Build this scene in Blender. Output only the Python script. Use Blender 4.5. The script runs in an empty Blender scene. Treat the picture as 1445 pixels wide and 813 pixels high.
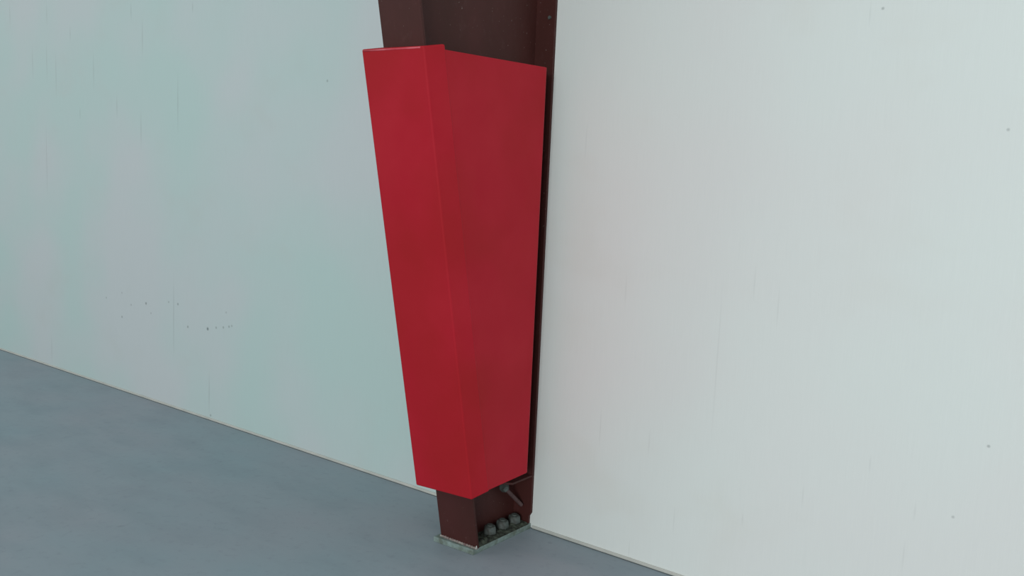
import bpy, bmesh, math, random
from mathutils import Vector, Matrix, noise

random.seed(4)
sc = bpy.context.scene
C = sc.collection

# ---------------------------------------------------------------- camera
cam_d = bpy.data.cameras.new('camera')
cam = bpy.data.objects.new('camera', cam_d)
C.objects.link(cam)
r = Vector((0.793, 0.608, 0.045)).normalized()
fw = Vector((-0.600, 0.792, -0.118)).normalized()
u = r.cross(fw).normalized()
r = fw.cross(u).normalized()
M3 = Matrix((r, u, -fw)).transposed()
cam.matrix_world = Matrix.Translation((1.927, -2.738, 1.35)) @ M3.to_4x4()
cam_d.sensor_width = 36.0
cam_d.lens = 1240.26 / 1445.0 * 36.0
cam_d.clip_start = 0.05
sc.camera = cam

# ---------------------------------------------------------------- light and exposure
world = bpy.data.worlds.new('world')
sc.world = world
world.use_nodes = True
bg = world.node_tree.nodes['Background']
bg.inputs['Color'].default_value = (0.95, 0.985, 0.98, 1)
bg.inputs['Strength'].default_value = 0.60


def area(name, loc, target, size, size_y, energy, col):
    d = bpy.data.lights.new(name, 'AREA')
    d.shape = 'RECTANGLE'
    d.size = size
    d.size_y = size_y
    d.energy = energy
    d.color = col
    o = bpy.data.objects.new(name, d)
    C.objects.link(o)
    o.location = loc
    o.rotation_euler = (Vector(target) - Vector(loc)).to_track_quat('-Z', 'Y').to_euler()
    return o


area('unseen_light', (4.2, -8.5, 2.2), (-0.6, 0.0, 0.7), 2.6, 2.2, 330, (1.0, 0.985, 0.97))  # unseen main light, set low and far to even out the wall
area('unseen_light', (-6.2, -5.0, 3.0), (-4.0, 0.0, 1.0), 3.6, 2.6, 50, (1.0, 0.92, 0.90))  # unseen pinkish fill, added to lift the far left wall

sc.view_settings.view_transform = 'Standard'
sc.view_settings.look = 'None'
sc.view_settings.gamma = 1.0
sc.view_settings.exposure = 0.07
sc.view_settings.use_curve_mapping = False


# ---------------------------------------------------------------- helpers
def srgb(r_, g_, b_):
    f = lambda c: (c / 255 / 12.92) if c / 255 <= 0.04045 else ((c / 255 + 0.055) / 1.055) ** 2.4
    return (f(r_), f(g_), f(b_), 1.0)


def obj(name, bm, mat, parent=None, bevel=0.0, seg=2, smooth=False):
    bmesh.ops.recalc_face_normals(bm, faces=bm.faces)
    me = bpy.data.meshes.new(name)
    bm.to_mesh(me)
    bm.free()
    if mat:
        me.materials.append(mat)
    if smooth:
        for p in me.polygons:
            p.use_smooth = True
    o = bpy.data.objects.new(name, me)
    C.objects.link(o)
    if parent:
        o.parent = parent
    if bevel:
        b = o.modifiers.new('bevel', 'BEVEL')
        b.width = bevel
        b.segments = seg
        b.limit_method = 'ANGLE'
        b.angle_limit = math.radians(35)
        for p in me.polygons:
            p.use_smooth = True
        w = o.modifiers.new('wn', 'WEIGHTED_NORMAL')
        w.keep_sharp = False
    return o


def empty(name, loc, label, cat):
    o = bpy.data.objects.new(name, None)
    C.objects.link(o)
    o.location = loc
    o['label'] = label
    o['category'] = cat
    return o


def box(bm, x0, x1, y0, y1, z0, z1):
    vs = [bm.verts.new(v) for v in ((x0, y0, z0), (x1, y0, z0), (x1, y1, z0), (x0, y1, z0),
                                    (x0, y0, z1), (x1, y0, z1), (x1, y1, z1), (x0, y1, z1))]
    for f in ((0, 3, 2, 1), (4, 5, 6, 7), (0, 1, 5, 4), (1, 2, 6, 5), (2, 3, 7, 6), (3, 0, 4, 7)):
        bm.faces.new([vs[i] for i in f])


def loft(bm, lo, hi):
    """closed prism between two rings of equal length"""
    a = [bm.verts.new(v) for v in lo]
    b = [bm.verts.new(v) for v in hi]
    n = len(a)
    for i in range(n):
        j = (i + 1) % n
        bm.faces.new((a[i], a[j], b[j], b[i]))
    bm.faces.new(a[::-1])
    bm.faces.new(b)


def prism_n(bm, c, axis, rad, h, n, rot=0.0, rad2=None):
    q = Vector(axis).to_track_quat('Z', 'X')
    rad2 = rad if rad2 is None else rad2
    lo = [Vector(c) + q @ Vector((rad * math.cos(rot + 2 * math.pi * i / n), rad * math.sin(rot + 2 * math.pi * i / n), 0)) for i in range(n)]
    hi = [Vector(c) + q @ Vector((rad2 * math.cos(rot + 2 * math.pi * i / n), rad2 * math.sin(rot + 2 * math.pi * i / n), h)) for i in range(n)]
    loft(bm, lo, hi)


class NT:
    def __init__(self, name):
        self.m = bpy.data.materials.new(name)
        self.m.use_nodes = True
        self.t = self.m.node_tree
        self.bsdf = self.t.nodes['Principled BSDF']
        self.co = self.t.nodes.new('ShaderNodeTexCoord').outputs['Object']

    def n(self, typ, **kw):
        nd = self.t.nodes.new(typ)
        for k, v in kw.items():
            setattr(nd, k, v)
        return nd

    def l(self, a, b):
        self.t.links.new(a, b)

    def noise(self, scale, detail=4, rough=0.5, stretch=None, loc=(0, 0, 0)):
        mp = self.n('ShaderNodeMapping')
        mp.inputs['Scale'].default_value = stretch or (1, 1, 1)
        mp.inputs['Location'].default_value = loc
        self.l(self.co, mp.inputs['Vector'])
        t = self.n('ShaderNodeTexNoise')
        t.inputs['Scale'].default_value = scale
        t.inputs['Detail'].default_value = detail
        t.inputs['Roughness'].default_value = rough
        self.l(mp.outputs[0], t.inputs['Vector'])
        return t.outputs['Fac']

    def rng(self, src, a, b, c=0.0, d=1.0, smooth=False):
        m = self.n('ShaderNodeMapRange')
        if smooth:
            m.interpolation_type = 'SMOOTHSTEP'
        for i, v in enumerate((a, b, c, d)):
            m.inputs[i + 1].default_value = v
        self.l(src, m.inputs[0])
        return m.outputs[0]

    def mix(self, fac, a, b, blend='MIX'):
        m = self.n('ShaderNodeMix', data_type='RGBA', blend_type=blend)
        if isinstance(fac, float):
            m.inputs[0].default_value = fac
        else:
            self.l(fac, m.inputs[0])
        for s, v in ((6, a), (7, b)):
            if isinstance(v, tuple):
                m.inputs[s].default_value = v
            else:
                self.l(v, m.inputs[s])
        return m.outputs[2]

    def math(self, op, a, b):
        m = self.n('ShaderNodeMath', operation=op)
        for i, v in enumerate((a, b)):
            if isinstance(v, (int, float)):
                m.inputs[i].default_value = v
            else:
                self.l(v, m.inputs[i])
        return m.outputs[0]

    def bump(self, h, strength, dist):
        b = self.n('ShaderNodeBump')
        b.inputs['Strength'].default_value = strength
        b.inputs['Distance'].default_value = dist
        self.l(h, b.inputs['Height'])
        self.l(b.outputs[0], self.bsdf.inputs['Normal'])

    def color(self, c):
        if isinstance(c, tuple):
            self.bsdf.inputs['Base Color'].default_value = c
        else:
            self.l(c, self.bsdf.inputs['Base Color'])

    def rough(self, v, spec=0.5):
        if isinstance(v, float):
            self.bsdf.inputs['Roughness'].default_value = v
        else:
            self.l(v, self.bsdf.inputs['Roughness'])
        self.bsdf.inputs['Specular IOR Level'].default_value = spec


# hairline scratches in the liner sheet: (x, z low, z high), metres on the wall
STREAKS = [
    (-3.959, 1.851, 2.129), (-4.153, 1.870, 2.119), (-3.839, 1.750, 2.057), (-3.371, 1.782, 2.032), (-3.650, 2.090, 2.196),
    (-3.948, 2.195, 2.370), (-4.466, 2.230, 2.414), (-3.106, 1.612, 1.775), (-2.827, 1.944, 2.196), (-2.846, 1.431, 1.689),
    (-2.475, 1.513, 1.890), (-2.945, 2.166, 2.283), (-2.337, 2.158, 2.231), (-3.540, 1.615, 1.701), (-3.982, 1.093, 1.618),
    (-2.516, 0.248, 0.791), (-2.174, 0.009, 0.284), (-3.957, 0.012, 0.229), (1.126, 1.851, 1.932), (1.246, 0.521, 0.587),
    (0.496, 0.392, 0.520), (0.613, 0.136, 0.263), (0.861, 0.244, 0.304), (1.053, 0.358, 0.449), (1.384, 0.403, 0.478),
    (1.365, 0.237, 0.362), (0.443, 0.00, 0.084), (0.292, 0.372, 0.558), (0.364, 0.912, 1.064), (0.839, 0.995, 1.133),
    (0.161, 1.437, 1.590), (0.923, 0.913, 1.072), (0.730, 0.476, 1.098)]
# small stains and nicks: (x, z, strength)
DOTS = [
    (-2.801, 0.565, 0.80), (-3.067, 0.452, 0.60), (-2.749, 0.514, 0.35), (-2.963, 0.537, 0.40), (-2.566, 0.601, 0.40),
    (-2.474, 0.600, 0.60), (-2.377, 0.485, 0.60), (-2.190, 0.499, 1.00), (-2.113, 0.516, 0.50), (-2.049, 0.526, 0.50),
    (-1.999, 0.537, 0.50), (-1.975, 0.544, 0.40), (-3.247, 0.547, 0.40), (-2.025, 0.609, 0.30), (-2.160, 0.027, 0.50),
    (1.161, 1.905, 0.70), (1.518, 1.556, 0.50), (1.556, 0.678, 0.70), (1.486, 0.452, 0.40), (-1.262, 1.779, 0.40),
    (-3.066, 0.598, 0.30)]


def wall_material(name, base, warm, marks):
    k = NT(name)
    big = k.rng(k.noise(0.9, 2, 0.5), 0.35, 0.65, smooth=True)
    c = k.mix(big, base, warm)
    stain = k.rng(k.noise(1.7, 3, 0.6, (1, 1, 1.4), (3.1, 0, 1.7)), 0.52, 0.75, 0.0, 0.35, smooth=True)
    c = k.mix(stain, c, tuple(v * f for v, f in zip(warm[:3], (0.93, 0.92, 0.88))) + (1,))
    fibre = k.rng(k.noise(60, 3, 0.6, (5, 1, 0.12)), 0.3, 0.7, 0.0, 0.06)
    c = k.mix(fibre, c, tuple(v * 0.6 for v in base[:3]) + (1,))
    acc = None
    s_, d_ = marks
    for i, (x, z0, z1) in enumerate(s_):
        h = max((z1 - z0) / 2, 0.02)
        zc = (z0 + z1) / 2
        w = 0.0042
        mp = k.n('ShaderNodeMapping')
        mp.inputs['Scale'].default_value = (1 / w, 0, 1 / h)
        mp.inputs['Location'].default_value = (-x / w, 0, -zc / h)
        k.l(k.co, mp.inputs['Vector'])
        ln = k.n('ShaderNodeVectorMath', operation='LENGTH')
        k.l(mp.outputs[0], ln.inputs[0])
        o = k.rng(ln.outputs['Value'], 0.1, 1.0, 0.34 if x < 0 else 0.08, 0.0)
        acc = o if acc is None else k.math('MAXIMUM', acc, o)
    for i, (x, z, s) in enumerate(d_):
        w = 0.006 + (0.006 if x < 0 else 0.0) * s
        s = s if x < 0 else s * 0.6
        mp = k.n('ShaderNodeMapping')
        mp.inputs['Scale'].default_value = (1 / w, 0, 1 / w)
        mp.inputs['Location'].default_value = (-x / w, 0, -z / w)
        k.l(k.co, mp.inputs['Vector'])
        ln = k.n('ShaderNodeVectorMath', operation='LENGTH')
        k.l(mp.outputs[0], ln.inputs[0])
        o = k.rng(ln.outputs['Value'], 0.3, 1.0, 0.15 + 0.6 * s, 0.0)
        acc = o if acc is None else k.math('MAXIMUM', acc, o)
    if acc is not None:
        c = k.mix(acc, c, srgb(78, 92, 92))
    k.color(c)
    k.rough(0.55, 0.35)
    k.bump(k.noise(90, 4, 0.6, (3, 1, 0.25)), 0.12, 0.002)
    return k.m


def flat_material(name, col, col2, rough=0.6, spec=0.4, nscale=8, bscale=60, bstr=0.1, lo=0.35, hi=0.65):
    k = NT(name)
    k.color(k.mix(k.rng(k.noise(nscale, 5, 0.6), lo, hi), col, col2))
    k.rough(rough, spec)
    k.bump(k.noise(bscale, 4, 0.6), bstr, 0.003)
    return k.m


M_left = wall_material('shaded_liner', srgb(177, 203, 201), srgb(189, 200, 203),
                       ([s for s in STREAKS if s[0] < 0], [d for d in DOTS if d[0] < 0]))  # shade and green cast painted into the left part of one wall
M_right = wall_material('lit_liner', srgb(215, 225, 223), srgb(216, 222, 221),
                        ([s for s in STREAKS if s[0] > 0], [d for d in DOTS if d[0] > 0]))  # same wall right of the column, lit tone put into the colour
M_base = flat_material('trim_grey', srgb(190, 194, 188), srgb(176, 182, 176), 0.6)
M_gap = flat_material('joint_dark', srgb(96, 106, 108), srgb(80, 90, 92), 0.9)

# floor: smooth blue-grey painted slab with faint trowel sweeps
k = NT('floor_paint')
c = k.mix(k.rng(k.noise(0.9, 3, 0.55, (1, 1.6, 1)), 0.35, 0.7), srgb(134, 154, 163), srgb(144, 152, 161))
c = k.mix(k.rng(k.noise(2.2, 5, 0.6, (1, 2.4, 1), (4, 2, 0)), 0.45, 0.75, 0, 0.55), c, srgb(121, 139, 148))
c = k.mix(k.rng(k.noise(26, 5, 0.65, (1, 1, 1)), 0.55, 0.8, 0, 0.30), c, srgb(100, 110, 118))
c = k.mix(k.rng(k.noise(9, 2, 0.5, (1, 1, 1), (7, 1, 0)), 0.74, 0.80, 0, 0.35), c, srgb(84, 92, 98))
k.color(c)
k.rough(k.rng(k.noise(3, 3), 0.3, 0.7, 0.5, 0.62), 0.35)
k.bump(k.noise(40, 5, 0.6), 0.06, 0.002)
M_floor = k.m

# brown primer steel, dusty towards scuffs
k = NT('brown_primer_steel')
c = k.mix(k.rng(k.noise(5, 5, 0.6, (1, 1, 0.4)), 0.35, 0.7), srgb(70, 36, 34), srgb(60, 32, 28))
c = k.mix(k.rng(k.noise(30, 5, 0.7, (1, 1, 0.6), (2, 5, 1)), 0.58, 0.85, 0, 0.30), c, srgb(104, 78, 78))
c = k.mix(k.rng(k.noise(120, 2, 0.5), 0.74, 0.80, 0, 0.6), c, srgb(165, 155, 150))
k.color(c)
k.rough(0.55, 0.25)
k.bump(k.noise(70, 4, 0.6), 0.12, 0.002)
M_steel = k.m

k = NT('red_vinyl')
c = k.mix(k.rng(k.noise(4.5, 4, 0.6), 0.35, 0.65), srgb(168, 25, 42), srgb(172, 32, 46))
c = k.mix(k.rng(k.noise(3.0, 3, 0.5, (1, 1, 1), (5, 3, 2)), 0.4, 0.7), c, srgb(160, 28, 36))
k.color(c)
k.rough(0.6, 0.15)
v = k.n('ShaderNodeTexVoronoi')
v.inputs['Scale'].default_value = 420
k.l(k.co, v.inputs['Vector'])
hsum = k.math('ADD', k.math('MULTIPLY', v.outputs['Distance'], 0.25), k.math('MULTIPLY', k.noise(7, 3, 0.5), 1.5))
k.bump(hsum, 0.16, 0.004)
M_red = k.m
M_seam = flat_material('highlight_red_vinyl', srgb(205, 92, 104), srgb(180, 50, 64), 0.5, 0.4, 14)  # paler red paints the highlight on the pad's top fold
M_board = flat_material('dark_backing', srgb(44, 38, 40), srgb(34, 30, 32), 0.8)
M_plate = flat_material('dusty_plate', srgb(130, 150, 148), srgb(96, 108, 100), 0.75, 0.3, 30, 120, 0.3)
M_nut = flat_material('dusty_nut', srgb(86, 96, 94), srgb(56, 60, 56), 0.65, 0.4, 60, 150, 0.3)
M_dirt = flat_material('grout_dirt', srgb(80, 88, 78), srgb(42, 42, 40), 0.95, 0.1, 40, 150, 0.6)
M_rod = flat_material('dusty_rod', srgb(92, 74, 74), srgb(66, 48, 48), 0.7, 0.3, 40)
M_weld = flat_material('weld_metal', srgb(108, 88, 88), srgb(150, 148, 142), 0.6, 0.4, 60, 120, 0.4)
M_chip = flat_material('bare_metal', srgb(190, 195, 190), srgb(165, 170, 168), 0.5)

# ---------------------------------------------------------------- the setting
bm = bmesh.new()
box(bm, -12, 8, -12, 0.14, -0.12, 0.0)
floor = obj('floor', bm, M_floor)
floor['kind'] = 'structure'

wall = bpy.data.objects.new('wall_back', None)
C.objects.link(wall)
wall['kind'] = 'structure'
bm = bmesh.new()
box(bm, -12, 8, 0.02, 0.14, 0, 5.2)
obj('wall_core', bm, M_gap, wall)
SPLIT = -0.0835
bm = bmesh.new()
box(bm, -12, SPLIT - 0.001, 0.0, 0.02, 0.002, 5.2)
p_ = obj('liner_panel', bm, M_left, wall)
p_['label'] = 'liner sheet with hairline scratches, shade and green cast in its colour'
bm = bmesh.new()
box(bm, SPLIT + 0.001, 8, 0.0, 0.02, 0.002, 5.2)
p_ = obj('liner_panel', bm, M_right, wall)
p_['label'] = 'plain off-white liner sheet, lit tone in its colour'

# thin sealing strip along the foot of the wall, a shadow joint under it
base = bpy.data.objects.new('baseboard_back', None)
C.objects.link(base)
base['kind'] = 'structure'
for x0, x1 in ((-12, -0.205), (0.008, 8)):
    bm = bmesh.new()
    box(bm, x0, x1, -0.006, -0.0002, 0.0025, 0.0135)
    obj('strip', bm, M_base, base, bevel=0.0015)
    bm = bmesh.new()
    box(bm, x0, x1, -0.0065, -0.0002, 0.0002, 0.0028)
    obj('joint', bm, M_gap, base)

# ---------------------------------------------------------------- tapered steel column
XL, XR = -0.172, 0.005          # flange edges
XC = (XL + XR) / 2
Y0, TAP = -0.335, 0.211         # outer face of the front flange: y = Y0 - TAP * z
TF = 0.012
PT = 0.020                      # base plate
ZTOP = 4.6
fy = lambda z: Y0 - TAP * z

col = empty('steel_column', (0, 0, 0),
            'dark brown tapered steel I-beam column standing against the white wall', 'column')

bm = bmesh.new()
lo = [(XL, fy(PT), PT), (XR, fy(PT), PT), (XR, fy(PT) + TF, PT), (XL, fy(PT) + TF, PT)]
hi = [(XL, fy(ZTOP), ZTOP), (XR, fy(ZTOP), ZTOP), (XR, fy(ZTOP) + TF, ZTOP), (XL, fy(ZTOP) + TF, ZTOP)]
loft(bm, lo, hi)
obj('front_flange', bm, M_steel, col, bevel=0.0015)

bm = bmesh.new()                 # rear flange, its foot clipped at the corner
prof = [(XL, PT), (XR - 0.010, PT), (XR - 0.010, 0.050), (XR, 0.066), (XR, ZTOP), (XL, ZTOP)]
loft(bm, [(x, -0.013, z) for x, z in prof], [(x, -0.001, z) for x, z in prof])
obj('rear_flange', bm, M_steel, col, bevel=0.001)

bm = bmesh.new()
prof = [(fy(PT) + TF, PT), (-0.013, PT), (-0.013, ZTOP), (fy(ZTOP) + TF, ZTOP)]
loft(bm, [(XC - 0.004, y, z) for y, z in prof], [(XC + 0.004, y, z) for y, z in prof])
obj('web', bm, M_steel, col)

# base plate: slightly larger than the column, corners a little irregular
bm = bmesh.new()
pl = [(-0.190, -0.362), (0.000, -0.356), (0.002, -0.004), (-0.190, -0.004)]
loft(bm, [(x, y, 0.0) for x, y in pl], [(x, y, PT) for x, y in pl])
o = obj('base_plate', bm, M_plate, col, bevel=0.002)
o['label'] = 'dusty grey-green base plate'

# weld beads at the foot of the front flange
bm = bmesh.new()
n = 46
rings = []
for i in range(n + 1):
    x = XL - 0.002 + (XR - XL + 0.004) * i / n
    rr = 0.006 + 0.0015 * math.sin(i * 2.1) + random.uniform(-0.0008, 0.0008)
    rings.append([(x, fy(PT) - 0.0005 + rr * math.cos(a) * -1, PT + rr * 1.1 * math.sin(a)) for a in
                  [math.radians(t) for t in (0, 30, 60, 90)]] + [(x, fy(PT) + 0.002, PT)])
vr = [[bm.verts.new(v) for v in rg] for rg in rings]
for a, b in zip(vr, vr[1:]):
    for j in range(5):
        bm.faces.new((a[j], a[(j + 1) % 5], b[(j + 1) % 5], b[j]))
bm.faces.new(vr[0])
bm.faces.new(vr[-1][::-1])
o = obj('weld_bead', bm, M_weld, col, smooth=True)
o['label'] = 'rough pale weld bead'

# bare metal chip at the near corner of the flange foot
bm = bmesh.new()
prism_n(bm, (XR - 0.002, fy(0.03) - 0.002, 0.021), (0.1, 0, 1), 0.004, 0.013, 6, 0, 0.0015)
o = obj('paint_chip', bm, M_chip, col, smooth=True)
o['label'] = 'bright chipped corner'

# stiffener across the web just under the pad, and the slanting brace below it
bm = bmesh.new()
pf = [(XC + 0.004, -0.014), (XR - 0.001, -0.014), (XR - 0.001, -0.14), (XC + 0.004, -0.20)]
loft(bm, [(x, y, 0.212) for x, y in pf], [(x, y, 0.220) for x, y in pf])
obj('stiffener_plate', bm, M_steel, col, bevel=0.001)
bm = bmesh.new()
a = Vector((-0.046, -0.120, 0.182))
b = Vector((-0.030, -0.030, 0.095))
prism_n(bm, a, b - a, 0.008, (b - a).length, 12)
br = obj('brace_rod', bm, M_rod, col, smooth=False)
br['label'] = 'slanting dusty brace rod'
bm = bmesh.new()
prism_n(bm, a - (b - a).normalized() * 0.016, b - a, 0.019, 0.020, 6, 0.3)
obj('nut', bm, M_nut, br, bevel=0.002)

# anchor bolts on the base plate
proto = None
for i, (x, y, rot) in enumerate(((-0.045, -0.205, 0.2), (-0.045, -0.128, 0.7), (-0.043, -0.055, 0.45))):
    if proto is None:
        bm = bmesh.new()
        prism_n(bm, (0, 0, 0), (0, 0, 1), 0.012, 0.041, 14)
        bolt = obj('anchor_bolt', bm, M_nut, col, smooth=False)
        bm = bmesh.new()
        prism_n(bm, (0, 0, 0.0), (0, 0, 1), 0.028, 0.005, 20)
        w1 = obj('washer', bm, M_nut, bolt, bevel=0.001)
        bm = bmesh.new()
        prism_n(bm, (0, 0, 0.005), (0, 0, 1), 0.028, 0.032, 6, 0.0, 0.024)
        w2 = obj('nut', bm, M_nut, bolt, bevel=0.006)
        proto = (bolt, w1, w2)
    else:
        bolt = proto[0].copy()
        C.objects.link(bolt)
        for q in proto[1:]:
            d = q.copy()
            C.objects.link(d)
            d.parent = bolt
    bolt.location = (x, y, PT)
    bolt.rotation_euler = (0, 0, rot)

# heap of dust and grout crumbs lying on the plate between the flanges
bm = bmesh.new()
nx, ny = 16, 60
g = {}
for i in range(nx + 1):
    for j in range(ny + 1):
        x = XC + 0.005 + (XR - 0.004 - XC - 0.005) * i / nx
        y = fy(PT) + TF + 0.004 + (-0.016 - fy(PT) - TF - 0.004) * j / ny
        e = min(1, (nx - i) / 4.0)
        h = 0.004 + 0.012 * abs(noise.noise(Vector((x * 45, y * 45, 0)))) + 0.006 * noise.noise(Vector((x * 160, y * 160, 3)))
        g[i, j] = bm.verts.new((x, y, PT + max(0.0005, h * e)))
for i in range(nx):
    for j in range(ny):
        bm.faces.new((g[i, j], g[i + 1, j], g[i + 1, j + 1], g[i, j + 1]))
o = obj('dirt_heap', bm, M_dirt, col, smooth=True)
o['kind'] = 'stuff'
o['label'] = 'dust and grout crumbs'

# small bolt head high on the rear flange
bm = bmesh.new()
prism_n(bm, (-0.018, -0.013, 1.965), (0, -1, 0), 0.007, 0.005, 6)
obj('bolt_head', bm, M_nut, col)

# ---------------------------------------------------------------- red protective pad
pad = empty('column_pad', (0, 0, 0),
            'bright red vinyl protective pad wrapped around the front and sides of the brown column', 'pad')
L = Vector((0, -TAP, 1)).normalized()      # up along the leaning pad
N = Vector((0, 1, TAP)).normalized()       # from the pad face in towards the column
OFF = 0.060


def front_pt(x, z):
    return Vector((x, fy(z) - OFF, z))


# front cushion: U section, its two lips wrap the flange edges
PL, PR = -0.212, 0.057


def ring(zl, zr):
    a = front_pt(PL, zl)
    b = front_pt(PR, zr)
    th, lip = 0.056, 0.080
    out = [a, b, b + N * lip + Vector((0.017, 0, 0)), b + N * lip - Vector((PR - XR - 0.004, 0, 0)),
           b + N * th - Vector((PR - XR - 0.004, 0, 0)), a + N * th + Vector((XL - PL - 0.004, 0, 0)),
           a + N * lip + Vector((XL - PL - 0.004, 0, 0)), a + N * lip - Vector((0.004, 0, 0))]
    return out


bm = bmesh.new()
NS = 14
rings = []
for i in range(NS + 1):
    t = i / NS
    rings.append([bm.verts.new(v) for v in ring(0.234 + t * (1.752 - 0.234), 0.248 + t * (1.748 - 0.248))])
for a, b in zip(rings, rings[1:]):
    for j in range(8):
        bm.faces.new((a[j], a[(j + 1) % 8], b[(j + 1) % 8], b[j]))
bm.faces.new(rings[0][::-1])
bm.faces.new(rings[-1])
obj('front_cushion', bm, M_red, pad, bevel=0.006, seg=4)


# side cushions reach back along the web almost to the rear flange
def side(x_in, x_out, x_out_b, name='side_cushion', back=-0.118, gap=0.002):
    bm = bmesh.new()
    zb, zt = 0.268, 1.748
    yb = fy(zb) - OFF + 0.082 + gap
    yt = fy(zt) - OFF + 0.082 + gap
    sg = 1 if x_out > x_in else -1
    R_ = 0.022

    def ring_(y, z, rise):
        out = [(x_in, y, z), (x_out, y, z)]
        for q in range(7):                      # soft rounded rear edge
            a_ = math.radians(15 * q)
            out.append((x_out_b - sg * R_ * (1 - math.cos(a_)), back - R_ * (1 - math.sin(a_)), z + rise))
        out.append((x_in, back, z + rise))
        return out
    loft(bm, ring_(yb, zb, 0.004), ring_(yt, zt, 0.018))
    return obj(name, bm, M_red, pad, bevel=0.0025, seg=3)


side(XR + 0.012, 0.0718, 0.064, gap=-0.007)
side(XL - 0.012, PL - 0.002, PL + 0.002, gap=-0.007)
# dark boards behind the vinyl, the left one shows a corner under the pad
bm = bmesh.new()
zb = 0.215
for (x0, x1, z0) in ((XL - 0.011, XL - 0.003, 0.212), (XR + 0.003, XR + 0.011, 0.275)):
    loft(bm, [(x0, fy(z0) + 0.030, z0), (x1, fy(z0) + 0.030, z0), (x1, -0.14, z0), (x0, -0.14, z0)],
         [(x0, fy(1.74) + 0.030, 1.74), (x1, fy(1.74) + 0.030, 1.74), (x1, -0.14, 1.74), (x0, -0.14, 1.74)])
o = obj('backing_board', bm, M_board, pad)
o['label'] = 'dark backing board'
# stitched fold of vinyl along the top front edge, its highlight painted paler
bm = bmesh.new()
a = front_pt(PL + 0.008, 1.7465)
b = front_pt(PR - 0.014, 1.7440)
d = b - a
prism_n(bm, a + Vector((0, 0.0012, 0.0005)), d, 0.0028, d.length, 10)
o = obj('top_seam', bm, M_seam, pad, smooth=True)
o['label'] = 'raised seam along the top edge, highlight in its paler colour'
